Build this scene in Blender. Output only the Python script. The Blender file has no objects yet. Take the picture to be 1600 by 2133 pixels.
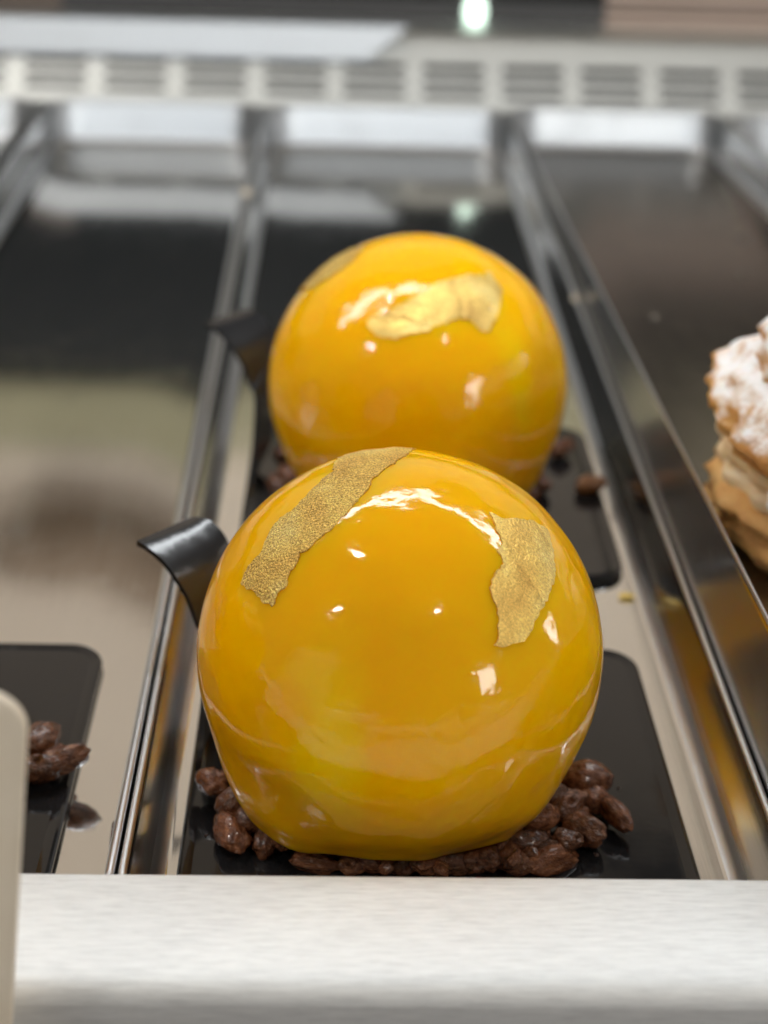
import bpy, bmesh, math, random
from mathutils import Vector, Matrix, noise, geometry

# ------------------------------------------------------------------ camera
S = 0.01                                   # everything below is laid out in centimetres
scene = bpy.context.scene
col = scene.collection
cam = bpy.data.cameras.new('camera')
camo = bpy.data.objects.new('camera', cam); col.objects.link(camo)
camo.matrix_world = Matrix(((0.999357, -0.016363, -0.031891, 0.0),
                            (-0.020940, 0.455576, -0.889951, 0.0),
                            (0.029091, 0.890046, 0.454941, 18.4 * S),
                            (0, 0, 0, 1)))
cam.sensor_fit = 'VERTICAL'; cam.sensor_height = 36.0; cam.lens = 3400 / 2133 * 36
cam.clip_start = 0.005; cam.clip_end = 50
cam.dof.use_dof = True; cam.dof.focus_distance = 0.268; cam.dof.aperture_fstop = 12.3
scene.camera = camo

# ------------------------------------------------------------------ world (the room's even indoor light)
w = bpy.data.worlds.new('World'); scene.world = w; w.use_nodes = True
bg = w.node_tree.nodes['Background']
bg.inputs[0].default_value = (1.0, 0.94, 0.87, 1); bg.inputs[1].default_value = 0.11
scene.view_settings.view_transform = 'Standard'; scene.view_settings.look = 'None'
scene.view_settings.exposure = 0.12; scene.view_settings.gamma = 1.0
scene.cycles.max_bounces = 10; scene.cycles.glossy_bounces = 6
scene.cycles.caustics_reflective = True
scene.cycles.sample_clamp_indirect = 6.0

LAMP_STRENGTH = 14.5
SIDE_STRENGTH = 11.0
SPOT_STRENGTH = 460.0

# ------------------------------------------------------------------ node helpers
def mat(name):
    m = bpy.data.materials.new(name); m.use_nodes = True
    nt = m.node_tree
    return m, nt, nt.nodes['Principled BSDF']
def nd(nt, kind, **kw):
    n = nt.nodes.new(kind)
    for k, v in kw.items():
        if k in n.inputs: n.inputs[k].default_value = v
        else: setattr(n, k, v)
    return n
def lk(nt, a, b): nt.links.new(a, b)
def math_n(nt, op, a, b=None, clamp=False):
    n = nt.nodes.new('ShaderNodeMath'); n.operation = op; n.use_clamp = clamp
    for i, v in enumerate((a, b)):
        if v is None: continue
        if isinstance(v, (int, float)): n.inputs[i].default_value = v
        else: lk(nt, v, n.inputs[i])
    return n.outputs[0]
def ramp(nt, src, stops):
    r = nt.nodes.new('ShaderNodeValToRGB')
    el = r.color_ramp.elements
    while len(el) < len(stops): el.new(0.5)
    for e, (p, c) in zip(el, stops):
        e.position = p; e.color = c if len(c) == 4 else (*c, 1)
    lk(nt, src, r.inputs[0]); return r.outputs[0]
def coords(nt, scale=(1, 1, 1), obj=True, rot=(0, 0, 0)):
    tc = nt.nodes.new('ShaderNodeTexCoord'); mp = nt.nodes.new('ShaderNodeMapping')
    mp.inputs['Scale'].default_value = scale; mp.inputs['Rotation'].default_value = rot
    lk(nt, tc.outputs['Object'], mp.inputs[0]); return mp.outputs[0]
def noise_n(nt, vec, scale, detail=3, rough=0.5):
    n = nd(nt, 'ShaderNodeTexNoise', Scale=scale, Detail=detail, Roughness=rough)
    lk(nt, vec, n.inputs['Vector']); return n.outputs['Fac']
def bump(nt, b, h, strength, dist, prev=None):
    n = nd(nt, 'ShaderNodeBump', Strength=strength, Distance=dist)
    lk(nt, h, n.inputs['Height'])
    if prev is not None: lk(nt, prev, n.inputs['Normal'])
    lk(nt, n.outputs[0], b.inputs['Normal']); return n.outputs[0]

# ------------------------------------------------------------------ materials
def glaze(name, az, z0, z1, wid):
    """mirror glaze: orange yellow with one soft marbled lemon streak run down its side"""
    m, nt, b = mat(name)
    tc = nt.nodes.new('ShaderNodeTexCoord')
    sp = nt.nodes.new('ShaderNodeSeparateXYZ'); lk(nt, tc.outputs['Object'], sp.inputs[0])
    v = coords(nt)
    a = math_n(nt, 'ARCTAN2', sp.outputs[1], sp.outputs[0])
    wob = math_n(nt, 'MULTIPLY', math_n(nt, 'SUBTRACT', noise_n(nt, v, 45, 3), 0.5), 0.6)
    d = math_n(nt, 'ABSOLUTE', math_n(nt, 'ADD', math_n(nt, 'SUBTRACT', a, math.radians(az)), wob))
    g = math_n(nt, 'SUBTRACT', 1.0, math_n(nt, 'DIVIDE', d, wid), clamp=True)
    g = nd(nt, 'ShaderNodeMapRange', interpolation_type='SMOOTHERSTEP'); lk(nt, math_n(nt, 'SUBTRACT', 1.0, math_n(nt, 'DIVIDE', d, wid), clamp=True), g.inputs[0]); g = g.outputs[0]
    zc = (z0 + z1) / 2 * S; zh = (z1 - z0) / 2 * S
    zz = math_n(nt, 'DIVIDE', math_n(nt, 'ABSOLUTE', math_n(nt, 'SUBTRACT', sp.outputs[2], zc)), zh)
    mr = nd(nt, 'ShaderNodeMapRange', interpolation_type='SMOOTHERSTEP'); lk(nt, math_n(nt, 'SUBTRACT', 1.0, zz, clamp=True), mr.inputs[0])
    streak = math_n(nt, 'MULTIPLY', g, mr.outputs[0])  # streak of light, mixed into the glaze colour below
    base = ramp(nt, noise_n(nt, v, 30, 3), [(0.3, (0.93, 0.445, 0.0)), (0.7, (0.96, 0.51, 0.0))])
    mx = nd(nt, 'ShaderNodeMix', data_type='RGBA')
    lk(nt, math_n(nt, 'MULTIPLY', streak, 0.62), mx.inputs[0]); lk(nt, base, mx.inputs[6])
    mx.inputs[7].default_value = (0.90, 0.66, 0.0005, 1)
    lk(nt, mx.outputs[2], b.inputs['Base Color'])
    b.inputs['Subsurface Weight'].default_value = 0.75
    b.inputs['Subsurface Radius'].default_value = (1.0, 0.55, 0.05)
    b.inputs['Subsurface Scale'].default_value = 0.008
    b.inputs['Roughness'].default_value = 0.075
    b.inputs['IOR'].default_value = 1.5
    big = noise_n(nt, v, 70, 2)
    n1 = bump(nt, b, big, 0.27, 0.004)
    fine = noise_n(nt, v, 420, 3)
    n2 = bump(nt, b, fine, 0.13, 0.0006, n1)
    vo = nd(nt, 'ShaderNodeTexVoronoi', Scale=85.0, Randomness=1.0); lk(nt, v, vo.inputs['Vector'])
    pit = ramp(nt, vo.outputs['Distance'], [(0.0, (1, 1, 1)), (0.07, (0, 0, 0))])
    bump(nt, b, pit, 0.35, 0.0004, n2)
    return m

def gold_mat(name, grain, strength, c0, c1, c2, spark, crease=0.25):
    m, nt, b = mat(name)
    v = coords(nt)
    n = noise_n(nt, v, 75, 4, 0.6)
    c = ramp(nt, n, [(0.28, c0), (0.5, c1), (0.72, c2)])
    gr = noise_n(nt, v, grain, 2, 0.75)                       # grain sparkle put into the colour, some brown, some bright
    mx = nd(nt, 'ShaderNodeMix', data_type='RGBA', blend_type='MULTIPLY'); mx.inputs[0].default_value = spark
    lk(nt, c, mx.inputs[6]); lk(nt, ramp(nt, gr, [(0.33, (0.30, 0.20, 0.10)), (0.52, (0.85, 0.8, 0.7)), (0.66, (1.5, 1.5, 1.4))]), mx.inputs[7])
    lk(nt, mx.outputs[2], b.inputs['Base Color'])
    b.inputs['Metallic'].default_value = 1.0
    b.inputs['Roughness'].default_value = 0.47
    n1 = bump(nt, b, noise_n(nt, v, grain * 0.8, 2, 0.7), strength, 0.0012)
    n2 = bump(nt, b, noise_n(nt, v, 330, 3), 0.35, 0.0012, n1)
    vo = nd(nt, 'ShaderNodeTexVoronoi', Scale=110.0, feature='DISTANCE_TO_EDGE'); lk(nt, v, vo.inputs['Vector'])
    bump(nt, b, ramp(nt, vo.outputs['Distance'], [(0.0, (0, 0, 0)), (0.12, (1, 1, 1))]), crease, 0.0006, n2)
    return m

def steel_mat(name, base, rough, streak=(900, 25, 900), var=0.08, bstr=0.05):
    m, nt, b = mat(name)
    v = coords(nt, streak)
    n = noise_n(nt, v, 1.0, 4, 0.6)
    b.inputs['Metallic'].default_value = 1.0
    b.inputs['Base Color'].default_value = (*base, 1)
    r = nd(nt, 'ShaderNodeMapRange'); r.inputs['To Min'].default_value = rough; r.inputs['To Max'].default_value = rough + var
    lk(nt, n, r.inputs[0])
    # scratches and wipe marks
    v2 = coords(nt, (60, 60, 60)); sm = noise_n(nt, v2, 1.2, 4, 0.65)
    smear = ramp(nt, sm, [(0.52, (0, 0, 0)), (0.75, (1, 1, 1))])
    lk(nt, math_n(nt, 'ADD', r.outputs[0], math_n(nt, 'MULTIPLY', smear, 0.05)), b.inputs['Roughness'])
    bump(nt, b, n, bstr, 0.0002)
    return m

def rail_mat():
    m, nt, b = mat('brushed_rail')
    n = noise_n(nt, coords(nt, (170, 2000, 2000)), 1.0, 5, 0.7)
    n2 = noise_n(nt, coords(nt, (30, 90, 90)), 1.0, 4, 0.6)
    h = math_n(nt, 'ADD', math_n(nt, 'MULTIPLY', n, 0.85), math_n(nt, 'MULTIPLY', n2, 0.15))
    lk(nt, ramp(nt, h, [(0.3, (0.68, 0.69, 0.69)), (0.5, (0.84, 0.85, 0.85)), (0.7, (0.94, 0.95, 0.945))]), b.inputs['Base Color'])
    b.inputs['Metallic'].default_value = 0.55; b.inputs['Roughness'].default_value = 0.62
    bump(nt, b, n, 0.3, 0.0003)
    return m

def flat_mat(name, c0, c1, scale, rough, bstr=0.1, bdist=0.001, bscale=None, **kw):
    m, nt, b = mat(name)
    v = coords(nt)
    lk(nt, ramp(nt, noise_n(nt, v, scale, 4), [(0.3, c0), (0.7, c1)]), b.inputs['Base Color'])
    b.inputs['Roughness'].default_value = rough
    for k, val in kw.items(): b.inputs[k.replace('_', ' ')].default_value = val
    bump(nt, b, noise_n(nt, v, bscale or scale * 3, 4), bstr, bdist)
    return m

def board_mat():
    m, nt, b = mat('black_plastic')
    lk(nt, ramp(nt, noise_n(nt, coords(nt, (90, 30, 60), rot=(0, 0, .6)), 1.3, 6, 0.7), [(0.55, (0.012, 0.012, 0.013)), (0.8, (0.035, 0.035, 0.036))]), b.inputs['Base Color'])
    v = coords(nt, (50, 50, 50))
    n = noise_n(nt, v, 1.5, 5, 0.6)
    lk(nt, ramp(nt, n, [(0.4, (0.05,) * 3), (0.72, (0.16,) * 3)]), b.inputs['Roughness'])
    bump(nt, b, noise_n(nt, coords(nt), 300, 2), 0.03, 0.0003)
    return m

def choc_mat():
    m, nt, b = mat('chocolate')
    oi = nt.nodes.new('ShaderNodeObjectInfo')
    v = coords(nt)
    tv = nt.nodes.new('ShaderNodeVectorMath'); tv.operation = 'ADD'
    lk(nt, v, tv.inputs[0]); lk(nt, oi.outputs['Random'], tv.inputs[1])
    n = noise_n(nt, tv.outputs[0], 260, 4, 0.6)
    c = ramp(nt, n, [(0.3, (0.060, 0.019, 0.008)), (0.55, (0.18, 0.064, 0.026)), (0.78, (0.38, 0.165, 0.075))])
    hs = nd(nt, 'ShaderNodeHueSaturation'); lk(nt, c, hs.inputs['Color'])
    lk(nt, math_n(nt, 'ADD', math_n(nt, 'MULTIPLY', oi.outputs['Random'], 0.8), 0.55), hs.inputs['Value'])
    lk(nt, hs.outputs[0], b.inputs['Base Color'])
    b.inputs['Roughness'].default_value = 0.22
    b.inputs['Coat Weight'].default_value = 0.5; b.inputs['Coat Roughness'].default_value = 0.12
    n1 = bump(nt, b, noise_n(nt, tv.outputs[0], 620, 3), 0.6, 0.0009)
    bump(nt, b, noise_n(nt, tv.outputs[0], 1900, 2), 0.2, 0.0003, n1)
    return m

def pastry_mat(name, sugar):
    m, nt, b = mat(name)
    v = coords(nt)
    n = noise_n(nt, v, 75, 5, 0.65)
    c = ramp(nt, n, [(0.28, (0.40, 0.165, 0.04)), (0.5, (0.62, 0.33, 0.10)), (0.75, (0.78, 0.49, 0.20))])
    b.inputs['Roughness'].default_value = 0.7
    b.inputs['Subsurface Weight'].default_value = 0.15
    b.inputs['Subsurface Scale'].default_value = 0.002
    if sugar is not None:                      # powdered sugar, sifted from above onto upward faces
        ge = nt.nodes.new('ShaderNodeNewGeometry'); sp = nt.nodes.new('ShaderNodeSeparateXYZ')
        lk(nt, ge.outputs['Normal'], sp.inputs[0])
        s = math_n(nt, 'ADD', math_n(nt, 'MULTIPLY', sp.outputs[2], 0.55), math_n(nt, 'MULTIPLY', noise_n(nt, v, 160, 4, 0.7), 1.1))
        f = ramp(nt, s, [(sugar, (0, 0, 0)), (min(1, sugar + 0.34), (1, 1, 1))])
        mx = nd(nt, 'ShaderNodeMix', data_type='RGBA'); lk(nt, f, mx.inputs[0]); lk(nt, c, mx.inputs[6])
        mx.inputs[7].default_value = (0.86, 0.84, 0.84, 1); c = mx.outputs[2]
    lk(nt, c, b.inputs['Base Color'])
    bump(nt, b, noise_n(nt, v, 220, 4, 0.6), 0.6, 0.002)
    return m

def emit_mat(name, c, s):
    m, nt, b = mat(name)
    b.inputs['Base Color'].default_value = (0.8, 0.8, 0.8, 1)
    b.inputs['Emission Color'].default_value = (*c, 1); b.inputs['Emission Strength'].default_value = s
    return m

M = dict(
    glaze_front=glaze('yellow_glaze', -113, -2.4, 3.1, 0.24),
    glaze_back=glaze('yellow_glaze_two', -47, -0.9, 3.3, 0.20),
    gold=gold_mat('gold_leaf_grainy', 3300, 0.65, (0.68, 0.39, 0.11), (0.95, 0.67, 0.21), (1.0, 0.82, 0.36), 0.75),
    gold_satin=gold_mat('gold_leaf_satin', 2600, 0.35, (0.70, 0.41, 0.11), (0.98, 0.68, 0.20), (1.0, 0.80, 0.32), 0.35),
    gold_smooth=gold_mat('gold_leaf_foil', 1500, 0.35, (0.50, 0.30, 0.09), (0.80, 0.57, 0.18), (0.90, 0.74, 0.31), 0.3, 0.25),
    fleck=gold_mat('gold_fleck', 2000, 0.5, (0.95, 0.8, 0.45), (0.98, 0.85, 0.5), (1, 0.9, 0.6), 0.0),
    steel=steel_mat('polished_steel', (0.82, 0.82, 0.81), 0.045),
    steel_satin=steel_mat('satin_steel', (0.60, 0.62, 0.645), 0.36),
    strip=steel_mat('strip_metal', (0.52, 0.54, 0.56), 0.42),
    steel_outer=steel_mat('brushed_outer_wall', (0.50, 0.49, 0.48), 0.17, var=0.1, streak=(60, 60, 1500)),
    steel_end=steel_mat('satin_steel_end', (0.47, 0.49, 0.51), 0.38),
    steel_wall=steel_mat('dark_steel_wall', (0.42, 0.415, 0.41), 0.09),  # same tray steel, darkened to stand in for dark reflections on the side walls
    steel_dull=steel_mat('dull_steel', (0.31, 0.295, 0.28), 0.14, var=0.12),
    brushed=rail_mat(),
    vent=steel_mat('satin_vent_metal', (0.75, 0.765, 0.745), 0.38, streak=(20, 700, 700), var=0.1),
    tab=flat_mat('satin_black_plastic', (0.013, 0.014, 0.016), (0.02, 0.021, 0.024), 60, 0.17, 0.1, Specular_IOR_Level=0.8),
    black=board_mat(), choc=choc_mat(),
    binder=flat_mat('dark_chocolate', (0.03, 0.012, 0.007), (0.07, 0.028, 0.015), 150, 0.3, 0.6, 0.002),
    dark=flat_mat('dark_cavity', (0.07, 0.07, 0.072), (0.09, 0.09, 0.092), 20, 0.5),
    dark_gloss=flat_mat('dark_rear_panel', (0.012, 0.014, 0.015), (0.022, 0.023, 0.023), 9, 0.35, 0.05, Specular_IOR_Level=0.15),
    sill=flat_mat('grey_sill_paint', (0.07, 0.07, 0.072), (0.09, 0.09, 0.09), 8, 0.5, 0.05),
    toasted=flat_mat('toasted_grain', (0.20, 0.085, 0.03), (0.36, 0.17, 0.065), 260, 0.3, 0.4),
    wicker=flat_mat('brown_wicker', (0.26, 0.18, 0.12), (0.40, 0.29, 0.20), 90, 0.7, 0.6, 0.003),
    brown_trim=flat_mat('brown_trim_paint', (0.15, 0.12, 0.10), (0.18, 0.145, 0.12), 8, 0.5, 0.05),
    trim=flat_mat('pinkish_trim', (0.50, 0.39, 0.33), (0.55, 0.43, 0.36), 8, 0.5, 0.05),  # colour of the reflected vent
    green=emit_mat('green_light', (0.75, 1.0, 0.82), 2.2),
    deck=flat_mat('brown_case_base', (0.05, 0.04, 0.035), (0.07, 0.058, 0.05), 8, 0.4, 0.05),
    olive=flat_mat('olive_shelf_edge', (0.40, 0.37, 0.22), (0.46, 0.42, 0.27), 12, 0.6, 0.05),
    beige=flat_mat('beige_wall_paint', (0.84, 0.715, 0.585), (0.88, 0.76, 0.63), 6, 0.7, 0.05),
    card=flat_mat('cream_card', (0.74, 0.64, 0.50), (0.78, 0.69, 0.56), 90, 0.55, 0.05),
    crust=pastry_mat('golden_choux', None),
    sugared=pastry_mat('sugared_choux', 0.72), sugared_more=pastry_mat('heavily_sugared_choux', 0.50),
    cream=flat_mat('piped_cream', (0.76, 0.56, 0.32), (0.85, 0.68, 0.44), 60, 0.5, 0.2, Subsurface_Weight=0.2, Subsurface_Scale=0.002),
    white=flat_mat('sugar_lump', (0.84, 0.83, 0.83), (0.88, 0.87, 0.87), 200, 0.8, 0.5),
    yellowcrumb=flat_mat('yellow_crumb', (0.75, 0.50, 0.08), (0.82, 0.62, 0.2), 300, 0.3),
    lamp=emit_mat('lamp_diffuser', (0.93, 0.97, 1.0), LAMP_STRENGTH),
    spot=emit_mat('spot_lens', (1.0, 0.95, 0.87), SPOT_STRENGTH),
    side=emit_mat('window_light', (1.0, 0.97, 0.93), SIDE_STRENGTH),
)
def water_mat():
    m, nt, b = mat('water'); b.inputs['Transmission Weight'].default_value = 1.0
    b.inputs['Roughness'].default_value = 0.0; b.inputs['IOR'].default_value = 1.33; return m
M['water'] = water_mat()

# ------------------------------------------------------------------ mesh helpers (centimetres in, metres out)
def build(name, verts, faces, m, parent=None, loc=None, smooth=True, auto=None, second=None):
    me = bpy.data.meshes.new(name)
    me.from_pydata([Vector(v) * S for v in verts], [], faces); me.update()
    bm = bmesh.new(); bm.from_mesh(me)
    bmesh.ops.recalc_face_normals(bm, faces=bm.faces)
    bm.to_mesh(me); bm.free()
    if smooth: me.polygons.foreach_set('use_smooth', [True] * len(me.polygons))
    me.materials.append(m)
    for k, (m2, ids) in enumerate(second or ()):           # another finish on some of the faces
        me.materials.append(m2)
        for i in ids: me.polygons[i].material_index = k + 1
    if auto: me.set_sharp_from_angle(angle=math.radians(auto))
    o = bpy.data.objects.new(name, me); col.objects.link(o)
    if loc is not None: o.location = Vector(loc) * S
    if parent is not None: o.parent = parent
    return o
def empty(name, loc, label, cat, group=None):
    o = bpy.data.objects.new(name, None); col.objects.link(o)
    o.location = Vector(loc) * S; o.empty_display_size = 0.01
    tag(o, label, cat, group); return o
def tag(o, label=None, cat=None, group=None, kind=None):
    if label: o['label'] = label
    if cat: o['category'] = cat
    if group: o['group'] = group
    if kind: o['kind'] = kind
    return o
def copy_tree(o, parent=None):
    c = o.copy(); col.objects.link(c); c.parent = parent
    for ch in list(o.children): copy_tree(ch, c)
    return c
def loft(loops, close=True, cap0=False, cap1=False):
    """loops: equal-length vertex rings"""
    n = len(loops[0]); V = [p for l in loops for p in l]; F = []
    for i in range(len(loops) - 1):
        for j in range(n if close else n - 1):
            a, b = i * n + j, i * n + (j + 1) % n
            F.append((a, b, b + n, a + n))
    if cap0: F.append(tuple(range(n)))
    if cap1: F.append(tuple((len(loops) - 1) * n + k for k in range(n)))
    return V, F
def merge(*parts):
    V, F = [], []
    for v, f in parts:
        k = len(V); V += list(v); F += [tuple(i + k for i in q) for q in f]
    return V, F
def box(x0, x1, y0, y1, z0, z1):
    V = [(x, y, z) for z in (z0, z1) for x, y in ((x0, y0), (x1, y0), (x1, y1), (x0, y1))]
    return V, [(0, 3, 2, 1), (4, 5, 6, 7), (0, 1, 5, 4), (1, 2, 6, 5), (2, 3, 7, 6), (3, 0, 4, 7)]
def rrect(x0, x1, y0, y1, r, z, seg=7):
    out = []
    for cx, cy, a0 in ((x1 - r, y0 + r, -90), (x1 - r, y1 - r, 0), (x0 + r, y1 - r, 90), (x0 + r, y0 + r, 180)):
        for i in range(seg + 1):
            a = math.radians(a0 + 90 * i / seg); out.append((cx + r * math.cos(a), cy + r * math.sin(a), z))
    return out
def ico(sub):
    bm = bmesh.new(); bmesh.ops.create_icosphere(bm, subdivisions=sub, radius=1.0)
    V = [v.co.copy() for v in bm.verts]; F = [tuple(v.index for v in f.verts) for f in bm.faces]; bm.free(); return V, F
def smooth01(t): t = max(0, min(1, t)); return t * t * (3 - 2 * t)

LEAF_FRONT_A = [[-0.233,0.641,0.732],[-0.104,0.683,0.723],[0.078,0.585,0.807],[0.012,0.185,0.983],[-0.061,0.057,0.997],[-0.126,-0.03,0.992],[-0.162,-0.085,0.983],[-0.181,-0.16,0.97],[-0.225,-0.219,0.949],[-0.273,-0.292,0.917],[-0.316,-0.328,0.891],[-0.354,-0.371,0.859],[-0.397,-0.38,0.836],[-0.456,-0.42,0.785],[-0.491,-0.414,0.767],[-0.504,-0.459,0.731],[-0.538,-0.484,0.69],[-0.545,-0.522,0.655],[-0.58,-0.526,0.622],[-0.607,-0.554,0.571],[-0.656,-0.501,0.564],[-0.694,-0.436,0.573],[-0.761,-0.331,0.558],[-0.723,-0.293,0.626],[-0.668,-0.274,0.692],[-0.642,-0.205,0.739],[-0.595,-0.151,0.789],[-0.54,-0.133,0.831],[-0.486,-0.105,0.868],[-0.442,-0.04,0.896],[-0.394,0.028,0.919],[-0.345,0.079,0.935],[-0.332,0.227,0.916]]
LEAF_FRONT_B = [[0.375,-0.231,0.898],[0.425,-0.242,0.872],[0.479,-0.217,0.85],[0.593,-0.119,0.796],[0.667,-0.102,0.738],[0.681,-0.204,0.704],[0.681,-0.36,0.637],[0.637,-0.488,0.596],[0.596,-0.569,0.567],[0.547,-0.65,0.528],[0.512,-0.702,0.496],[0.455,-0.735,0.503],[0.41,-0.765,0.496],[0.377,-0.772,0.512],[0.394,-0.722,0.569],[0.388,-0.668,0.635],[0.357,-0.608,0.71],[0.381,-0.544,0.748],[0.428,-0.483,0.764],[0.399,-0.443,0.803],[0.425,-0.383,0.82],[0.402,-0.318,0.859]]
LEAF_BACK_A = [[0.348,-0.304,0.887],[0.415,-0.243,0.877],[0.486,-0.358,0.797],[0.463,-0.496,0.735],[0.396,-0.662,0.637],[0.334,-0.687,0.645],[0.288,-0.658,0.696],[0.213,-0.66,0.72],[0.108,-0.71,0.696],[0.039,-0.727,0.685],[0.004,-0.75,0.662],[-0.114,-0.755,0.646],[-0.186,-0.765,0.617],[-0.303,-0.727,0.615],[-0.36,-0.666,0.654],[-0.354,-0.633,0.689],[-0.26,-0.639,0.724],[-0.172,-0.619,0.766],[-0.054,-0.561,0.826],[0.052,-0.485,0.873],[0.19,-0.415,0.89]]
LEAF_BACK_B = [[-0.811,0.287,0.51],[-0.67,0.448,0.591],[-0.565,0.354,0.745],[-0.383,0.047,0.922],[-0.454,-0.119,0.883],[-0.585,-0.149,0.797],[-0.714,-0.093,0.694]]
FLECKS = [[-0.284,-0.499,0.819],[-0.171,-0.534,0.828],[-0.332,-0.486,0.808],[-0.282,-0.504,0.817],[-0.33,-0.49,0.807],[-0.24,-0.532,0.812],[-0.237,-0.52,0.821],[-0.324,-0.517,0.792],[-0.345,-0.496,0.797],[-0.268,-0.494,0.827],[-0.284,-0.493,0.823],[-0.234,-0.513,0.826],[-0.18,-0.502,0.846],[-0.252,-0.498,0.829],[-0.215,-0.491,0.844],[-0.269,-0.508,0.818],[0.091,-0.748,0.658],[0.121,-0.745,0.656],[0.135,-0.708,0.693],[0.103,-0.726,0.68],[0.131,-0.741,0.659],[0.105,-0.719,0.687],[0.103,-0.719,0.687],[0.113,-0.726,0.678],[0.154,-0.714,0.683],[0.113,-0.737,0.667],[0.101,-0.723,0.683],[0.118,-0.741,0.661],[0.094,-0.754,0.65],[0.111,-0.732,0.673],[0.133,-0.738,0.662],[0.137,-0.729,0.671],[0.117,-0.734,0.669],[0.1,-0.751,0.653],[-0.358,-0.674,0.647],[-0.307,-0.703,0.642],[-0.364,-0.709,0.604],[-0.349,-0.705,0.617],[-0.359,-0.686,0.633],[-0.374,-0.66,0.652],[-0.361,-0.687,0.63],[-0.329,-0.727,0.603],[-0.306,-0.723,0.619],[-0.301,-0.717,0.629],[-0.312,-0.704,0.638],[-0.303,-0.709,0.637],[-0.293,-0.715,0.635],[-0.277,-0.725,0.631],[-0.291,-0.728,0.621],[-0.203,-0.768,0.607],[-0.207,-0.766,0.608],[-0.198,-0.78,0.593],[-0.204,-0.78,0.592],[-0.211,-0.774,0.597],[-0.217,-0.785,0.581],[-0.206,-0.771,0.603],[-0.202,-0.769,0.607],[-0.208,-0.784,0.585],[0.141,-0.489,0.861],[0.147,-0.482,0.864],[0.169,-0.49,0.855],[0.139,-0.514,0.846],[0.178,-0.491,0.853],[0.149,-0.504,0.851],[0.169,-0.491,0.855],[0.141,-0.506,0.851],[0.143,-0.502,0.853],[0.323,-0.758,0.566],[0.293,-0.758,0.583],[0.305,-0.778,0.549],[0.288,-0.783,0.552],[0.332,-0.762,0.556],[-0.162,-0.892,0.422],[-0.173,-0.888,0.427],[-0.162,-0.896,0.414],[-0.152,-0.887,0.436],[-0.152,-0.887,0.437],[-0.476,-0.714,0.514],[-0.47,-0.709,0.526],[-0.459,-0.707,0.537],[-0.494,-0.697,0.52],[-0.432,-0.725,0.535],[-0.325,-0.414,0.851],[-0.388,-0.382,0.839],[-0.328,-0.411,0.851],[-0.355,-0.393,0.848],[-0.332,-0.418,0.846],[-0.34,-0.41,0.846]]
GRAINS = [(3.5,-0.12,0.7,0.43,0.35,-10),(3.92,-0.88,0.5,0.45,0.22,-62),(2.47,-1.3,0.75,0.34,0.28,0),(3.05,-0.79,0.6,0.36,0.3,30),(3.28,-1.3,0.45,0.4,0.33,-40),(2.37,-1.64,0.45,0.38,0.24,10),(2.68,-1.94,0.3,0.52,0.27,28),(2.95,-1.67,0.5,0.25,0.22,0),(1.93,-1.92,0.35,0.33,0.23,70),(1.51,-1.99,0.4,0.31,0.27,-60),(1.29,-2.06,0.35,0.25,0.25,0),(-1.43,-2.08,0.3,0.41,0.21,-5),(-0.77,-2.12,0.3,0.25,0.23,0),(-0.4,-2.11,0.4,0.3,0.24,-15),(0.17,-2.1,0.4,0.29,0.25,35),(0.54,-2.14,0.35,0.25,0.23,-10),(0.92,-2.07,0.35,0.37,0.25,-10),(-3.31,-0.25,0.6,0.35,0.29,130),(-2.83,-0.78,0.6,0.34,0.28,15),(-2.9,-1.42,0.4,0.45,0.33,115),(-2.29,-1.56,0.35,0.33,0.25,80),(-1.97,-1.65,0.5,0.25,0.23,90),(-2.57,-1.32,0.6,0.25,0.25,-30),(3.6,-0.47,0.5,0.3,0.26,-20),(2.78,-0.68,0.7,0.3,0.26,0),(2.16,-2.05,0.3,0.33,0.23,-10)]
TAB_NEAR = [(-4.37,-0.3,0.17),(-4.31,0.1,0.9),(-4.26,0.8,2.25),(-4.43,1.1,2.5),(-4.66,1.3,3.03),(-5.02,1.5,3.53),(-5.33,1.65,3.77),(-5.58,1.75,3.88)]
TAB_FAR = [(-4.37,1.1,0.17),(-3.95,1.5,0.9),(-3.8,2.3,2.58),(-3.87,2.5,3.1),(-4.01,2.65,3.52),(-4.22,2.75,3.76),(-4.42,2.8,3.85),(-4.65,2.85,3.84)]


# ------------------------------------------------------------------ the display case: deck, rear and front
V, F = box(-70, 70, -6, 92, -1.4, -0.4)
deck = build('case_deck', V, F, M['deck'], smooth=False); tag(deck, kind='structure')

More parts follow.
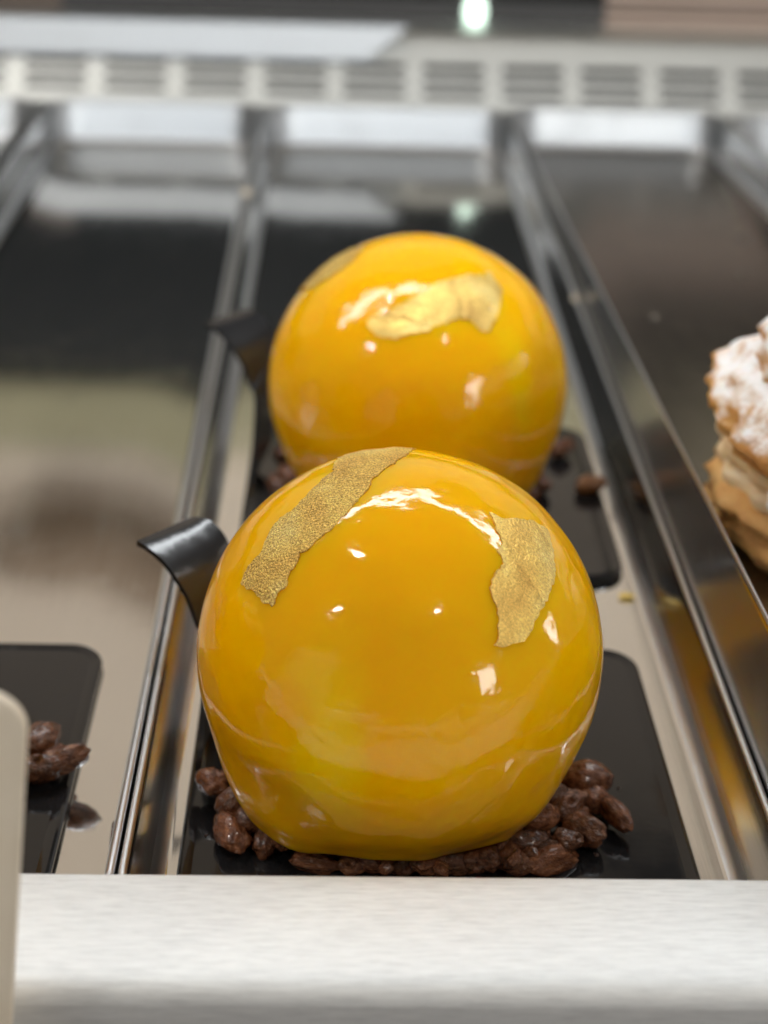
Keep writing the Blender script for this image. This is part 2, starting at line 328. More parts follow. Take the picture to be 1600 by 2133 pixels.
def vent_panel(name, label, flip):
    """satin metal air grille: a sloping sheet with real slots, three to a column"""
    root = empty(name, (0, 73.9, 1.6) if not flip else (0, 11.2, 0.2), label, 'air vent')
    ncol = 12 if not flip else 7
    pitch, sw = 3.58, 2.72; xs = []
    for k in range(-ncol, ncol + 1):
        xs += [k * pitch + 0.24, k * pitch + 0.24 + sw]
    x0, x1 = xs[0] - 6, xs[-1] + 6
    ts = [-0.55, 0.02, 0.34, 0.64, 0.98, 1.30, 1.66, 2.75]      # up the sheet: solid / slot / solid ...
    c, s_ = math.cos(math.radians(52)), math.sin(math.radians(52))
    P = lambda x, t, d=0.0: (x, t * c + d * s_, t * s_ - d * c)
    XS = [x0] + xs + [x1]; TS = ts; V, F, ix = [], [], {}
    def vid(i, j, d):
        k = (i, j, d)
        if k not in ix: ix[k] = len(V); V.append(P(XS[i], TS[j], 0.0 if d == 0 else 0.16))
        return ix[k]
    hole = lambda i, j: i % 2 == 1 and j % 2 == 1 and 0 < i < len(XS) - 2
    nx, nt_ = len(XS) - 1, len(TS) - 1
    for i in range(nx):
        for j in range(nt_):
            if hole(i, j):
                q = [(i, j), (i + 1, j), (i + 1, j + 1), (i, j + 1)]
                for k in range(4):
                    a, b = q[k], q[(k + 1) % 4]
                    F.append((vid(*a, 0), vid(*b, 0), vid(*b, 1), vid(*a, 1)))
            else:
                for d in (0, 1):
                    F.append((vid(i, j, d), vid(i + 1, j, d), vid(i + 1, j + 1, d), vid(i, j + 1, d)))
    build('grille', V, F, M['white'] if flip else M['vent'], root, smooth=False)
    # rolled top edge running back into a level ledge
    prof = []
    tx, tz = P(0, 2.75)[1:]
    for k in range(9):
        a = math.radians(52 - 52 * k / 8)
        prof.append((tx + 0.9 * (math.sin(math.radians(52)) - math.sin(a)), tz + 0.9 * (math.cos(a) - math.cos(math.radians(52)))))
    prof.append((prof[-1][0] + 2.6, prof[-1][1])); prof.append((prof[-1][0], prof[-1][1] - 0.5))
    loops = [[(x, y, z) for y, z in prof] for x in (x0, x1)]
    V, F = loft(loops, close=False); build('top_ledge', V, F, M['vent'], root)
    q = [P(x0, -0.5, 1.4), P(x1, -0.5, 1.4), P(x1, 2.7, 1.4), P(x0, 2.7, 1.4)]
    q2 = [(x, y + 0.3, z) for x, y, z in q]
    V, F = loft([q, q2], cap0=True, cap1=True); build('dark_duct', V, F, M['black'] if flip else M['dark'], root, smooth=False)
    if not flip:                                             # added strip, tilted to give the left half a lamp highlight
        a = math.radians(69); b0 = P(0, 1.80, 0)[1:]
        q = [(b0[0] - 0.35 + d * math.sin(a) + t * math.cos(a), b0[1] - d * math.cos(a) + t * math.sin(a)) for d, t in ((0, 0), (0, 1.55), (0.1, 1.62), (0.35, 1.6), (0.35, 0))]
        L = [[(x + (1.3 * (p[1] - b0[1]) if x > 0 else 0), *p) for p in q] for x in (x0, 1.2)]
        V, F = loft(L, cap0=True, cap1=True); build('polished_strip', V, F, M['strip'], root, smooth=False)
    fy, fz = P(0, -0.55)[1:]
    V, F = box(x0, x1, fy - 0.15, fy + 1.2, -2.0, fz); build('skirting', V, F, M['vent'], root, smooth=False)
    if flip: root.rotation_euler = (0, 0, math.pi)
    return root
vent_panel('air_vent', 'pale metal vent grille with slots along the back of the display case', False)
fv = vent_panel('air_vent', 'pale vent grille in front of the brushed rail, mirrored low in the front dome', True)

# rear of the case
rw = empty('rear_wall', (0, 79.5, 0), 'dark and beige rear wall standing behind the vent grille', 'wall')
tag(rw, kind='structure')
for nm, z0, z1, m, y in (('lower_panel', -1.3, 14.9, 'dark_gloss', 0), ('shelf_edge', 14.9, 18.6, 'olive', -0.6), ('upper_panel', 18.6, 75, 'beige', 0)):
    V, F = box(-95, 95, y, 2.0, z0, z1); build(nm, V, F, M[m], rw, smooth=False)
V, F = merge(box(12.5, 70, -0.55, -0.02, 3.6, 4.55), box(12.5, 70, -0.55, -0.02, 4.75, 5.05), box(12.5, 70, -0.55, -0.02, 5.25, 7.6)); build('warm_trim', V, F, M['trim'], rw, smooth=False)  # pink reflection of a vent in the rear glass, painted as slotted strips
V, F = box(-70, -13, -0.55, -0.02, 3.6, 6.2); build('brown_trim', V, F, M['brown_trim'], rw, smooth=False)
V, F = box(17, 95, -0.5, -0.02, 44.5, 75); build('grey_upper_panel', V, F, M['sill'], rw, smooth=False)
V, F = box(-13, 12.5, -0.5, -0.02, 3.6, 5.0); build('grey_sill', V, F, M['sill'], rw, smooth=False)
bk = empty('bread_basket', (-13.8, 76.6, 21.35), 'brown wicker basket on wall brackets, seen only mirrored in the left tray', 'basket')
rows = []
for k, (rr, z) in enumerate(((2.6, 0.02), (3.3, .3), (3.9, .9), (4.3, 1.6), (4.5, 2.3), (4.6, 2.8), (4.4, 2.85), (4.0, 1.6), (2.6, 0.5))):
    rows.append([((rr + 0.13 * math.cos(26 * 2 * math.pi * j / 104)) * math.cos(2 * math.pi * j / 104), (rr * .55 + 0.13 * math.cos(26 * 2 * math.pi * j / 104)) * math.sin(2 * math.pi * j / 104), z) for j in range(104)])
V, F = loft(rows, cap0=True, cap1=True); build('woven_bowl', V, F, M['wicker'], bk)
V, F = merge(box(-16.2, -15.9, -5.0, 0, 21.05, 21.3), box(-11.7, -11.4, -5.0, 0, 21.05, 21.3)); build('wall_bracket', V, F, M['vent'], rw, smooth=False)
il = empty('indicator_light', (6.35, 79.1, 4.55), 'small pale green light glowing above the vent grille', 'light')
V, F = ico(2); build('bulb', [Vector((p.x * .55, p.y * .3, p.z * .8)) for p in V], F, M['green'], il)  # reflected glint of a lamp, added as a glowing body
V, F = loft([rrect(-.8, .8, -1.05, 1.05, .5, z) for z in (0, .2)], cap0=True, cap1=True); build('bezel', [(x, .4 - z, y) for x, y, z in V], F, M['dark'], il, auto=40)

# ------------------------------------------------------------------ lamp bar over the trays
lb = empty('lamp_bar', (0, 38.6, 29.6), 'long white light bar hung above the trays of the display case', 'lamp')
V, F = box(-31.5, 31.5, -1.95, 1.95, 0.02, 1.4); build('housing', V, F, M['vent'], lb, smooth=False)
prof = [(1.55 * math.cos(math.radians(180 + 15 * k)), 0.9 * math.sin(math.radians(180 + 15 * k))) for k in range(13)]
V, F = loft([[(x, y, z) for y, z in prof] for x in (-31, 31)], cap0=True, cap1=True)
build('diffuser', V, F, M['lamp'], lb)

# windows of the shop, off to the right of the camera
def window(cx, cy, cz, wdt, hgt, label):
    root = empty('shop_window', (cx, cy, cz), label, 'window')
    d = Vector((1.5 - cx, 27 - cy, 0)); root.rotation_euler = (0, 0, math.atan2(d.y, d.x))
    V, F = box(-0.6, 0, -wdt / 2, wdt / 2, -hgt / 2, hgt / 2); build('pane', V, F, M['side'], root, smooth=False)
    f = merge(box(-1, .6, -wdt / 2 - 3, -wdt / 2, -hgt / 2 - 3, hgt / 2 + 3), box(-1, .6, wdt / 2, wdt / 2 + 3, -hgt / 2 - 3, hgt / 2 + 3),
              box(-1, .6, -wdt / 2, wdt / 2, -hgt / 2 - 3, -hgt / 2), box(-1, .6, -wdt / 2, wdt / 2, hgt / 2, hgt / 2 + 3))
    build('frame', *f, M['dark'], root, smooth=False)
def spot(x, y, z, label):
    root = empty('ceiling_spot', (x, y, z), label, 'lamp', 'round ceiling spots behind the camera')
    root.rotation_euler = (Vector((1.5 - x, 27 - y, 3 - z))).to_track_quat('-Z', 'Y').to_euler()
    ring = lambda r, z: [(r * math.cos(2 * math.pi * j / 32), r * math.sin(2 * math.pi * j / 32), z) for j in range(32)]
    for k in range(9):                                       # nine small leds behind one rim
        a, rr = k * 2.39996, 7.0 * math.sqrt((k + 0.4) / 9)
        V, F = loft([[(x * .23 + rr * math.cos(a), y * .23 + rr * math.sin(a), z) for x, y, z in ring(4.4, zz)[::2]] for zz in (0.0, 0.3)], cap0=True, cap1=True)
        build('led', V, F, M['spot'], root, smooth=False)
    V, F = loft([ring(0.2, 0.32), ring(8.0, 0.32), ring(8.2, -0.5), ring(8.8, -0.4), ring(8.6, 6), ring(4, 8)], cap1=True); build('lamp_can', V, F, M['dark'], root, auto=40)
spot(54, -74, 149, 'round ceiling spot behind the camera on the right')
spot(-107, -59, 126, 'round ceiling spot far behind the camera on the left')
spot(-74, 26, 170, 'round ceiling spot high above the left trays')
window(152, -112, 44, 40, 52, 'bright shop window with dark frame, off to the front right')
window(196, 28, 36, 22, 56, 'bright narrow shop window with dark frame, off to the right')

# ------------------------------------------------------------------ steel trays
def tray_mesh(wd, ln, hgt=1.7, t=0.09, skirt=False):
    """pressed steel tray, bottom front-left inside corner at the origin: floor, fillet, wall, rolled rim, outside wall"""
    def ring(off, z, r):
        bk = 0.62 * max(0.0, min(1.0, (z - 0.1) / (hgt - 0.1))) if off > -1.9 else 0       # the short ends lean outwards
        return rrect(-off, wd + off, -off, ln + off + bk, r, z)
    L = [ring(-2.0, 0, 0.3), ring(-0.30, 0, 1.0), ring(-0.23, 0.012, 1.07), ring(-0.13, 0.06, 1.17), ring(-0.05, 0.15, 1.25), ring(-0.01, 0.28, 1.3), ring(0.01, 0.5, 1.3)]
    L += [ring(0.1, hgt - 0.22, 1.4), ring(0.125, hgt - 0.06, 1.42), ring(0.155, hgt - 0.01, 1.46), ring(0.2, hgt, 1.5)]
    L += [ring(0.24, hgt - 0.015, 1.55), ring(0.265, hgt - 0.06, 1.58), ring(0.26, hgt - 0.13, 1.58), ring(0.235, hgt - 0.15, 1.55), ring(0.2, hgt - 0.2, 1.5)]
    L += [ring(0.10 + t, 0.5, 1.35), ring(0.02 + t, 0.1, 1.3), ring(-0.2, -t, 1.1), ring(-2.0, -t, 0.3)]
    if skirt:                                                # its lip is tighter
        L[11:16] = [ring(o_, z_, r_) for o_, z_, r_ in ((0.207, hgt - 0.015, 1.5), (0.215, hgt - 0.06, 1.52), (0.215, hgt - 0.13, 1.52), (0.208, hgt - 0.15, 1.5), (0.2, hgt - 0.2, 1.5))]
    if skirt:                                                # outside wall carried down to the case floor, a wedge under the tilted tray
        L = L[:-4] + [[(x, y, 0.02 - (ln + 0.8 - y) * math.tan(math.radians(3.0))) for x, y, z in ring(0.185, 0, 1.45)]]
    V, F = loft(L, cap0=True, cap1=True); n = len(L[0])
    satin = [i for k in (2, 3, 4, 8, 9, 10, 11) for i in range(k * n, (k + 1) * n)] 
    ends = [k * n + j for k in (5, 6, 7) for j in range(8, 23)]
    sides = [k * n + j for k in (5, 6, 7) for j in range(n) if not 8 <= j < 23]
    return V, F, satin, (ends, sides)
V, F, ST, EN = tray_mesh(10.2, 52.05)
tray_c = build('steel_tray', V, F, M['steel'], second=[(M['steel_satin'], ST), (M['steel_end'], EN[0]), (M['steel_wall'], EN[1])], loc=(-2.99, 18.95, 0), auto=50)
tag(tray_c, 'polished steel tray holding the two yellow domes, its steep right wall darkly reflecting', 'tray')
V, F, ST, EN = tray_mesh(8.75, 52.05)
tray_l = build('steel_tray', V, F, M['steel'], second=[(M['steel_satin'], ST), (M['steel_end'], EN[0]), (M['steel_wall'], EN[1])], loc=(-12.32, 18.95, 0), auto=50)
tag(tray_l, 'polished steel tray left of the domes, one black board at its front', 'tray')
V, F, ST, EN = tray_mesh(8.9, 52.2, skirt=True)
tray_r = build('steel_tray', V, F, M['steel'], second=[(M['steel_satin'], ST), (M['steel_end'], EN[0]), (M['steel_wall'], EN[1]), (M['steel_dull'], [i for i in range(32)] + [len(F) - 2]), (M['steel_outer'], [i for i in range(len(F) - 2 - 32, len(F) - 2)])], loc=(7.69, 71.6, 0), auto=40)
tag(tray_r, 'duller, deeper steel tray on the right, higher at its front, under the sugared pastry', 'tray')
me = tray_r.data
for v in me.vertices: v.co.y -= 52.2 * S
tray_r.rotation_euler = (math.radians(-3.0), 0, 0); tray_r.location.z = 0.03 * S
for x, lab in ((-22.0, 'steel tray at the far left edge, only its back right corner in view'), (17.45, 'steel tray at the far right edge, only its back left corner in view')):
    c = tray_l.copy(); col.objects.link(c); c.location = Vector((x, 18.95, 0)) * S; tag(c, lab)

# ------------------------------------------------------------------ front rail (brushed) and price card
prof = [(17.9, -0.3), (17.9, 2.0), (19.5, 2.0), (19.55, 2.1), (19.5, 2.22), (19.38, 2.3), (17.45, 2.3), (17.25, 2.27), (17.12, 2.2), (17.04, 2.08), (17.03, 1.92), (17.55, -0.3)]
V, F = loft([[(x, y, z) for y, z in prof] for x in (-60, 60)], cap0=True, cap1=True)
rail = build('front_rail', V, F, M['brushed'], auto=50)
tag(rail, 'brushed pale metal rail running across the front of the trays', 'rail')

def card():
    root = empty('price_card', (-7.32, 16.35, -0.35), 'blank cream price card standing in front of the rail at bottom left', 'card')
    o = rrect(-2.9, 2.93, 0, 7.40, 0.55, 0, 8)
    loops = []
    for d, ins in ((-0.06, 0.05), (-0.02, 0), (0.14, 0), (0.18, 0.05)):
        loops.append([(x * (1 - ins / 3), d, 3.7 + (y - 3.7) * (1 - ins / 3.7)) for x, y, _ in o])
    V, F = loft(loops, cap0=True, cap1=True)
    b = build('card_face', V, F, M['card'], root, auto=40)
    b.rotation_euler = (0, math.radians(6.5), 0); b.location.z = 0.8 * S
    V, F = merge(box(-1.2, 1.2, -0.5, -0.08, 0, 0.8), box(-1.2, 1.2, 0.2, 0.6, 0, 0.8))
    build('card_foot', V, F, M['card'], root, smooth=False)
    return root
card()

# ------------------------------------------------------------------ black cake boards with a curled tab
def make_board(label):
    root = empty('cake_board', (1.95, 25.2, 0.005), label, 'cake board', 'black boards under the desserts')
    hw, hd = 4.5, 4.25; L = []
    for ins, z in ((0.05, 0), (0, 0.05), (0, 0.13), (0.03, 0.18), (0.08, 0.2), (0.16, 0.19)):
        L.append(rrect(-hw + ins, hw - ins, -hd + ins, hd - ins, 0.75 - ins, z, 8))
    L.append(rrect(-hw + 0.25, hw - 0.25, -hd + 0.25, hd - 0.25, 0.5, 0.165, 8))
    V, F = loft(L, cap0=True, cap1=True)
    build('plate', V, F, M['black'], root, auto=9)
    near = TAB_NEAR
    far = TAB_FAR
    def cr(P, n=5):
        out = []
        for i in range(len(P) - 1):
            p = [Vector(P[max(0, min(len(P) - 1, i + k))]) for k in (-1, 0, 1, 2)]
            for j in range(n):
                t = j / n
                out.append(0.5 * ((2 * p[1]) + (-p[0] + p[2]) * t + (2 * p[0] - 5 * p[1] + 4 * p[2] - p[3]) * t * t + (-p[0] + 3 * p[1] - 3 * p[2] + p[3]) * t ** 3))
        out.append(Vector(P[-1])); return out
    N, Fr = cr(near), cr(far); rows = []
    for a, b in zip(N, Fr): rows.append([a.lerp(b, k / 6) for k in range(7)])
    rings = []
    for i, r in enumerate(rows):
        up = (rows[min(i + 1, len(rows) - 1)][3] - rows[max(i - 1, 0)][3]).normalized()
        nrm = up.cross((r[-1] - r[0]).normalized()).normalized() * 0.055
        rings.append([p + nrm for p in r] + [p - nrm for p in reversed(r)])
    V, F = loft(rings, cap0=True, cap1=True)
    build('curled_tab', V, F, M['tab'], root, auto=50)
    return root
board = make_board('black glossy board with curled tab under the front yellow dome')
board2 = copy_tree(board); board2.location = Vector((2.32, 36.75, 0.005)) * S; board2.rotation_euler.z = math.radians(-0.6)
tag(board2, 'black glossy board with curled tab under the farther yellow dome')
board3 = copy_tree(board); board3.location = Vector((-9.18, 25.1, 0.005)) * S
for ch in list(board3.children):
    if ch.name.startswith('curled'): bpy.data.objects.remove(ch)
tag(board3, 'black glossy board in the left tray beside the cream price card')
ZB = 0.175                                                   # top of a board

# ------------------------------------------------------------------ puffed grains
def grain_mesh(seed):
    rnd = random.Random(seed); V, F = ico(4); out = []
    off = Vector((rnd.uniform(-50, 50), rnd.uniform(-50, 50), seed * 7.1))
    hole = Vector((rnd.uniform(-.5, .9), rnd.uniform(-.9, -.2), rnd.uniform(.1, .9))).normalized() if seed % 3 != 1 else None
    for p in V:
        n = p.normalized()
        r = 1 + 0.22 * noise.noise(n * 1.3 + off) + 0.09 * noise.noise(n * 2.7 + off) + 0.035 * noise.noise(n * 9 + off)
        r += 0.045 * math.cos(3 * math.atan2(n.z, n.y) + seed + 2 * n.x) * (1 - n.x * n.x)       # ridges along the grain
        if hole is not None:
            d = n.angle(hole)
            if d < 0.5:
                k = d / 0.5
                r += 0.10 * math.exp(-((k - 0.85) / 0.2) ** 2) - 0.55 * (1 - smooth01(k / 0.75))
        q = n * r; q.y *= 1.0 - 0.12 * q.x
        out.append(q)
    me = bpy.data.meshes.new('puffed_grain')
    me.from_pydata([v * S for v in out], [], F); me.polygons.foreach_set('use_smooth', [True] * len(F)); me.materials.append(M['choc'])
    return me
GM = [grain_mesh(i) for i in range(7)]
def grain(parent, x, y, z, a, b, ang, rnd, c=None):
    o = bpy.data.objects.new('puffed_grain', GM[rnd.randrange(7)]); col.objects.link(o)
    o.parent = parent; o.location = Vector((x, y, z)) * S
    o.scale = (a * 1.1, b * 0.9, c or b * rnd.uniform(0.85, 1.0))
    o.rotation_euler = (rnd.uniform(-0.6, 0.6), rnd.uniform(-0.35, 0.35), math.radians(ang))
    return o

# ------------------------------------------------------------------ glazed domes
def interp_az(tab, az):
    s = 0
    for a0, amp, wd in tab:
        d = (az - a0 + 180) % 360 - 180; s += amp * math.exp(-(d / wd) ** 2)
    return s
def dome_mesh(R, seed, skirts):
    """sphere centred on the origin of the thing at height 3.3, cut off at the foot by a thick run of glaze"""
    NA, NR = 120, 84; zc = 3.3; rows = []
    for i in range(1, NR + 1):
        t = i / NR; row = []
        for j in range(NA):
            az = 360 * j / NA; a = math.radians(az)
            zend = 0.66 + 0.30 * noise.noise(Vector((math.cos(a) * 2.6, math.sin(a) * 2.6, seed))) + 0.16 * noise.noise(Vector((math.cos(a) * 6.5, math.sin(a) * 6.5, seed + 4))) - 0.05
            thm = math.acos((zend - zc) / R); th = thm * t
            rho, z = R * math.sin(th), R * math.cos(th)
            d = Vector((math.cos(a) * math.sin(th), math.sin(a) * math.sin(th), math.cos(th)))
            u = max(0, min(1, (2.3 - (z + zc - 0.3)) / 2.2)); k = u * u * u * (u * (u * 6 - 15) + 10)
            wob = 0.022 * noise.noise(d * 2.2 + Vector((seed, 0, 0))) + 0.010 * noise.noise(d * 5 + Vector((0, seed, 0)))
            rho = rho * (1 + wob / R) + k * (interp_az(skirts, az) + 0.10 * noise.noise(Vector((math.cos(a) * 3, math.sin(a) * 3, seed + z))))
            if z < 0: rho += 0.06 * math.exp(-((z + zc - zend - 0.16) / 0.16) ** 2)          # rounded bead at the foot
            row.append((rho * math.cos(a), rho * math.sin(a), z * (1 + wob / R)))
        rows.append(row)
    last = rows[-1]
    for s_, dz in ((0.97, -0.05), (0.9, -0.07), (0.6, 0.0)):
        rows.append([(x * s_, y * s_, z + dz) for x, y, z in last])
    V, F = loft(rows, cap1=True)
    V.append((0, 0, R)); k = len(V) - 1
    for j in range(NA): F.append((k, (j + 1) % NA, j))
    return V, F

def leaf_mesh(dirs, R, seed, jag=0.007, thick=0.010, lift=-0.008, grid=0.045):
    rnd = random.Random(seed)
    D = [Vector(d).normalized() for d in dirs]; c = sum(D, Vector()).normalized()
    ax = c.orthogonal().normalized(); ay = c.cross(ax)
    P = [Vector((d.dot(ax) / d.dot(c), d.dot(ay) / d.dot(c))) for d in D]
    out = []                                                     # torn outline
    for i, p in enumerate(P):
        q = P[(i + 1) % len(P)]; n = max(2, int((q - p).length / 0.018)); nr = Vector((-(q - p).y, (q - p).x)).normalized()
        for k in range(n):
            t = k / n; o_ = p.lerp(q, t)
            out.append(o_ + nr * (rnd.gauss(0, jag * 0.5) + jag * noise.noise(Vector((o_.x * 17, o_.y * 17, seed))) + jag * noise.noise(Vector((o_.x * 55, o_.y * 55, seed)))))
    def inside(pt):
        r = False; n = len(out)
        for i in range(n):
            a, b = out[i], out[i - 1]
            if (a.y > pt.y) != (b.y > pt.y) and pt.x < (b.x - a.x) * (pt.y - a.y) / (b.y - a.y) + a.x: r = not r
        return r
    xs = [p.x for p in out]; ys = [p.y for p in out]; inner = []
    y = min(ys)
    while y < max(ys):
        x = min(xs)
        while x < max(xs):
            pt = Vector((x + rnd.uniform(-.2, .2) * grid, y + rnd.uniform(-.2, .2) * grid))
            if inside(pt) and min((pt - o_).length for o_ in out) > grid * 0.35: inner.append(pt)
            x += grid
        y += grid
    nb = len(out)
    r = geometry.delaunay_2d_cdt(out + inner, [(i, (i + 1) % nb) for i in range(nb)], [], 1, 1e-6)
    vs, ed, fs = r[0], r[1], r[2]
    top, bot = [], []
    for p in vs:
        d = (c + ax * p.x + ay * p.y).normalized()
        wr = 0.02 * noise.noise(d * 7 + Vector((seed, 0, 0))) + 0.02 * noise.noise(d * 18 + Vector((0, seed, 0)))
        h = R + lift + 0.02 + max(-0.015, wr)
        top.append(d * (h + thick)); bot.append(d * (R - 0.03))
    n = len(vs); F = [tuple(f) for f in fs]; cnt = {}
    for f in fs:
        for i in range(len(f)):
            e = (f[i], f[(i + 1) % len(f)]); cnt[tuple(sorted(e))] = cnt.get(tuple(sorted(e)), 0) + 1
    for f in fs:
        for i in range(len(f)):
            a, b = f[i], f[(i + 1) % len(f)]
            if cnt[tuple(sorted((a, b)))] == 1: F.append((b, a, a + n, b + n))
    F += [tuple(i + n for i in reversed(f)) for f in fs]
    return top + bot, F

def make_dessert(loc, R, gm, seed, skirts, leaves, label, flecks=None, grains=True):
    root = empty('glazed_dome_cake', (loc[0], loc[1], ZB), label, 'dessert', 'glazed dome desserts in the display case')
    V, F = dome_mesh(R, seed, skirts)
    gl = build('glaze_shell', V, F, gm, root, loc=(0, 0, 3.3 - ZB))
    for i, (d, m, lab) in enumerate(leaves):
        V, F = leaf_mesh(d, R, seed + i * 3 + 1)
        o = build('gold_leaf', V, F, m, gl, auto=60)
        o['label'] = lab
    rnd = random.Random(seed * 3 + 1); V, F = [], []           # tiny crumbs of chocolate on the board around it
    iv, jf = ico(1)
    for k in range(34):
        az = rnd.uniform(0, 6.283); rr = rnd.uniform(2.9, 4.0); r = rnd.uniform(0.015, 0.05); n0 = len(V)
        if abs(rr * math.sin(az)) > 3.8: continue
        V += [(rr * math.cos(az) + v.x * r + 0.3, rr * math.sin(az) + v.y * r * rnd.uniform(.8, 1.3) + 0.3, 0.01 + v.z * r * .6) for v in iv]
        F += [tuple(i + n0 for i in f) for f in jf]
    o = build('crumb_scatter', V, F, M['binder'], root); o['kind'] = 'stuff'
    # crisp base: a lumpy chocolate disc with the grains set into it
    rnd = random.Random(seed * 5 + 2); NA = 72; L = []
    for z, rr in ((0.0, 2.55), (0.12, 2.62), (0.3, 2.55), (0.5, 2.35), (0.62, 1.9)):
        L.append([((rr + 0.28 * noise.noise(Vector((math.cos(a) * 2.5, math.sin(a) * 2.5, seed + z)))) * math.cos(a) + 0.15,
                   (rr - 0.35 + 0.28 * noise.noise(Vector((math.cos(a) * 2.5, math.sin(a) * 2.5, seed + z)))) * math.sin(a) + 0.12,
                   z + 0.06 * noise.noise(Vector((math.cos(a) * 5, math.sin(a) * 5, z * 3)))) for a in [2 * math.pi * j / NA for j in range(NA)]])
    V, F = loft(L, cap0=True, cap1=True)
    base = build('crisp_base', V, F, M['binder'], root)
    if grains:
        for x, y, z, a, b, ang in (GRAINS if flecks else [g for g in GRAINS if g[0] < 2.7]): grain(base, x, y, z - ZB + 0.02, a, b, ang, rnd)
        for k in range(22 if flecks else 8):                     # small broken pieces packed between the large ones
            az = math.radians(rnd.choice((rnd.uniform(-60, 5), rnd.uniform(-125, -40), rnd.uniform(-190, -140)))); rr = rnd.uniform(2.3, 3.2) if -1.1 < az else rnd.uniform(2.3, 2.75)
            a = rnd.uniform(0.16, 0.27); grain(base, rr * math.cos(az) + 0.2, rr * math.sin(az) * 0.92, rnd.uniform(0.12, 0.5), a, a * rnd.uniform(0.6, 0.9), rnd.uniform(0, 180), rnd)
        for x, y, z in (() if flecks else ((4.0, 2.7, .4), (3.2, .55, .35), (2.8, .25, .3), (3.0, .85, .62), (2.75, .6, .4), (-3.25, 1.85, .5), (-3.1, .75, .4), (-2.85, 1.2, .6), (-2.7, .35, .4))):
            a = rnd.uniform(0.3, 0.42); grain(base, x, y, z - ZB + 0.05, a, a * 0.75, rnd.uniform(0, 180), rnd)
        for k in range(26):                                      # the rest of the ring, sides and back
            az = math.radians(-5 + 190 * k / 25 + rnd.uniform(-3, 3)); rr = rnd.uniform(2.35, 3.1) if flecks else rnd.uniform(2.2, 2.75)
            a = rnd.uniform(0.3, 0.45)
            grain(base, rr * math.cos(az) + 0.15, rr * math.sin(az) + 0.1, rnd.uniform(0.22, 0.6), a, a * rnd.uniform(0.6, 0.85), rnd.uniform(0, 180), rnd)
    return root

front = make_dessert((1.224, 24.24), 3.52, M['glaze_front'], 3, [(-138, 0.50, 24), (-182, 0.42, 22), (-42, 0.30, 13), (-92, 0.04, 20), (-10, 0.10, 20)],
    [(LEAF_FRONT_A, M['gold'], 'long torn gold leaf strip on the left shoulder'), (LEAF_FRONT_B, M['gold_satin'], 'ragged curved gold leaf patch on the right side')],
    'glossy yellow glazed dome in front with two gold leaf patches on chocolate crisps', True)
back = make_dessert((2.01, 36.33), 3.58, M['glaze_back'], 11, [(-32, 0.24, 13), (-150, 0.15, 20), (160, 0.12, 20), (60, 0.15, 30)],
    [(LEAF_BACK_A, M['gold_smooth'], 'shiny crumpled gold leaf facing the camera'), (LEAF_BACK_B, M['gold'], 'brownish gold leaf on the far left shoulder')],
    'glossy yellow glazed dome behind the front one, one shiny gold leaf facing out')
side = copy_tree(front); side.location = Vector((-9.95, 24.5, ZB)) * S; side.rotation_euler.z = math.radians(14)
tag(side, 'dessert on the left board, only its brown chocolate crisps showing beside the price card')
sb = [c for c in side.children if c.name.startswith('crisp_base')][0]
r3 = random.Random(5); rot = Matrix.Rotation(-side.rotation_euler.z, 3, 'Z')
for (x, y, z, a, b, ang) in ((-5.28, 25.05, .62, .42, .34, 60), (-4.92, 24.62, .42, .50, .29, 12), (-5.25, 24.5, .35, .4, .3, 0), (-5.5, 24.9, .4, .4, .32, 30), (-5.75, 24.5, .35, .4, .32, 100), (-5.0, 24.98, .36, .2, .17, 20), (-5.95, 25.1, .35, .4, .32, 100)):
    p = rot @ Vector((x + 9.95, y - 24.5, z)); grain(sb, p.x, p.y, p.z, a, b, ang - 14, r3)

# one loose grain, crumbs and drops
r4 = random.Random(9)
g = grain(None, 6.5, 36.9, ZB + 0.24, 0.36, 0.27, -5, r4); g.name = 'loose_grain'; g.data = g.data.copy(); g.data.materials[0] = M['toasted']
tag(g, 'single loose chocolate puffed grain on the board right of the farther dome', 'puffed grain')
def crumb(x, y, z, r, m, label, cat='crumb', sq=(1, 1, 1), name='crumb', seed=1, group=None):
    V, F = ico(2)
    V = [Vector((v.x * sq[0], v.y * sq[1], v.z * sq[2])) * r * (1 + 0.25 * noise.noise(v * 1.7 + Vector((seed, 0, 0)))) for v in V]
    o = build(name, V, F, m, loc=(x, y, z)); tag(o, label, cat, group); return o
crumb(6.70, 31.9, 0.07, 0.13, M['yellowcrumb'], 'flat yellow glaze crumb on the tray floor behind the front dome', sq=(1.5, .8, .4), seed=2)
crumb(-3.28, 57.6, 1.78, 0.16, M['card'], 'pale crumb resting on the rim between the left and middle trays', seed=3)
crumb(7.30, 47.0, 1.78, 0.12, M['card'], 'pale crumb resting on the rim right of the farther dome', seed=4)

# ------------------------------------------------------------------ sugared pastry on the right tray
def lumpy(R, zs, seed, amp, freq, NA=72, ridg=0.0, nr=None):
    rows = []
    for t, (rr, z) in enumerate(zs):
        row = []
        for j in range(NA):
            a = 2 * math.pi * j / NA
            d = Vector((math.cos(a) * freq, math.sin(a) * freq, z * freq * 0.35 + seed))
            k = 1 + amp * noise.noise(d) + amp * 0.6 * noise.noise(d * 2.3) + amp * 0.4 * noise.noise(d * 5.1) + amp * 0.22 * noise.noise(d * 11) + (ridg * math.cos(nr * a + z * 1.2) if nr else 0)
            row.append((rr * k * math.cos(a), rr * k * math.sin(a), z + amp * 0.9 * noise.noise(d + Vector((9, 0, 0)))))
        rows.append(row)
    return loft(rows, cap0=True, cap1=True)
pz = 2.1
pr = empty('choux_pastry', (11.9, 31.0, pz), 'golden choux pastry filled with cream and dusted with powdered sugar', 'pastry')
cs = lambda pts, n=5: pts
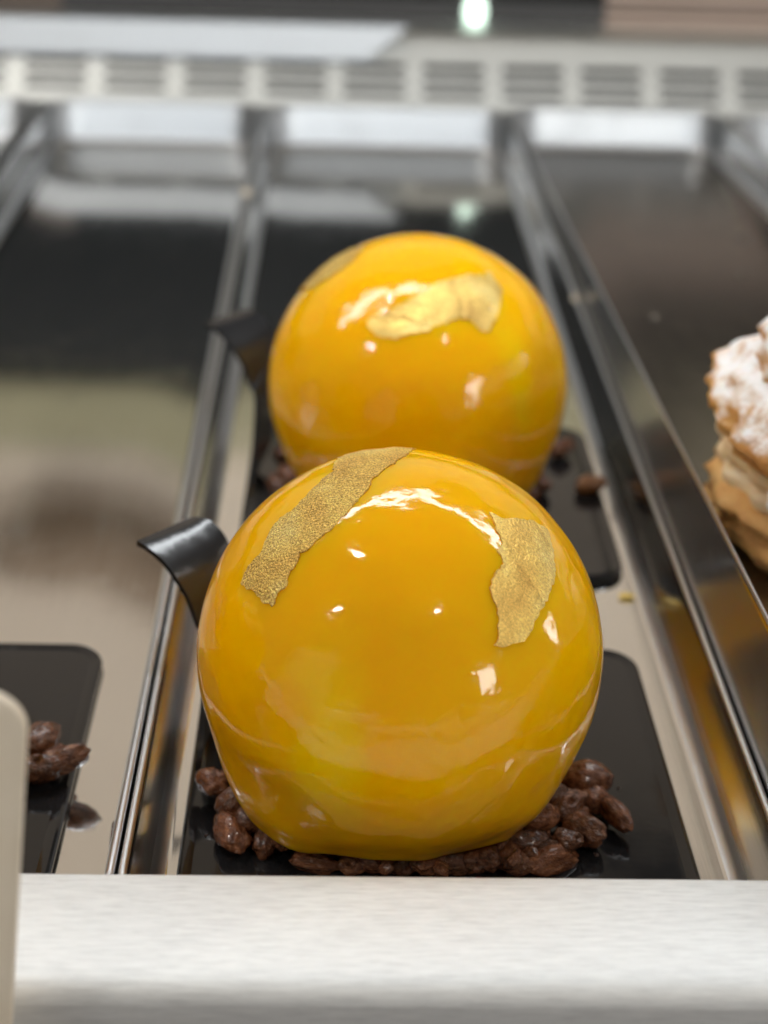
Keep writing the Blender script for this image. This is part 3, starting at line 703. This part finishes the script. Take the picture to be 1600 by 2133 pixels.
def prof(pts, n=4):
    out = []
    for i in range(len(pts) - 1):
        p = [Vector(pts[max(0, min(len(pts) - 1, i + k))]) for k in (-1, 0, 1, 2)]
        for j in range(n):
            t = j / n; v = 0.5 * ((2 * p[1]) + (-p[0] + p[2]) * t + (2 * p[0] - 5 * p[1] + 4 * p[2] - p[3]) * t * t + (-p[0] + 3 * p[1] - 3 * p[2] + p[3]) * t ** 3); out.append(tuple(v))
    out.append(tuple(pts[-1])); return out
V, F = lumpy(1, prof([(2.6, 0), (3.15, .08), (3.6, .35), (3.8, .7), (3.66, .95), (3.9, 1.2), (3.6, 1.45), (2.8, 1.5)]), 2, 0.09, 3.0)
build('lower_shell', V, F, M['crust'], pr)
V, F = lumpy(1, prof([(3.0, 1.2), (3.5, 1.38), (3.58, 1.65), (3.42, 1.82), (3.62, 2.02), (3.58, 2.3), (3.4, 2.45), (3.3, 2.7)]), 5, 0.03, 2.0, NA=144, ridg=0.025, nr=17)
build('piped_cream', V, F, M['cream'], pr)
V, F = lumpy(1, prof([(3.0, 2.4), (3.7, 2.5), (3.98, 2.85), (3.95, 3.3), (3.55, 3.8), (2.8, 4.1), (1.6, 4.25), (0.6, 4.3)]), 8, 0.11, 2.6)
build('upper_shell', V, F, M['sugared'], pr)
V, F = lumpy(1, prof([(2.3, 3.9), (2.9, 4.1), (2.95, 4.5), (2.5, 5.0), (1.5, 5.35), (0.5, 5.4)]), 13, 0.12, 2.6)
V = [(x - 0.35, y - 0.2, z - 0.15) for x, y, z in V]
build('top_shell', V, F, M['sugared_more'], pr)
V, F = ico(3); V = [Vector((v.x * 1.1, v.y * .6, v.z * .55)) * (1 + .3 * noise.noise(v * 1.6)) for v in V]
o = build('sugar_lump', V, F, M['white'], pr, loc=(-2.3, -3.0, 2.35))
# drops of water on the right tray
DROPS = ((9.7, 46.6, .13, 'small water drop on the right tray floor, closest to the farther dome'),
         (14.6, 56.5, .20, 'largest water drop on the right tray floor, near the far tray rim'),
         (16.0, 58.5, .16, 'water drop close to the right rim of the right tray, farthest back'),
         (13.4, 51.5, .13, 'small water drop alone in the middle of the right tray floor'),
         (11.1, 42.2, .09, 'tiny water drop on the right tray floor just behind the sugared pastry'),
         (16.1, 54.5, .15, 'water drop at the right rim of the right tray, nearer than its neighbours'))
for x, y, r, lab in DROPS:
    z = 0.03 + (71.6 - y) * math.tan(math.radians(3.0))
    V, F = ico(3); V = [Vector((v.x, v.y, max(v.z, -0.15) * 0.6)) * r for v in V]
    o = build('water_drop', V, F, M['water'], loc=(x, y, z + 0.09 * r)); tag(o, lab, 'water drop', 'water drops on the right tray')
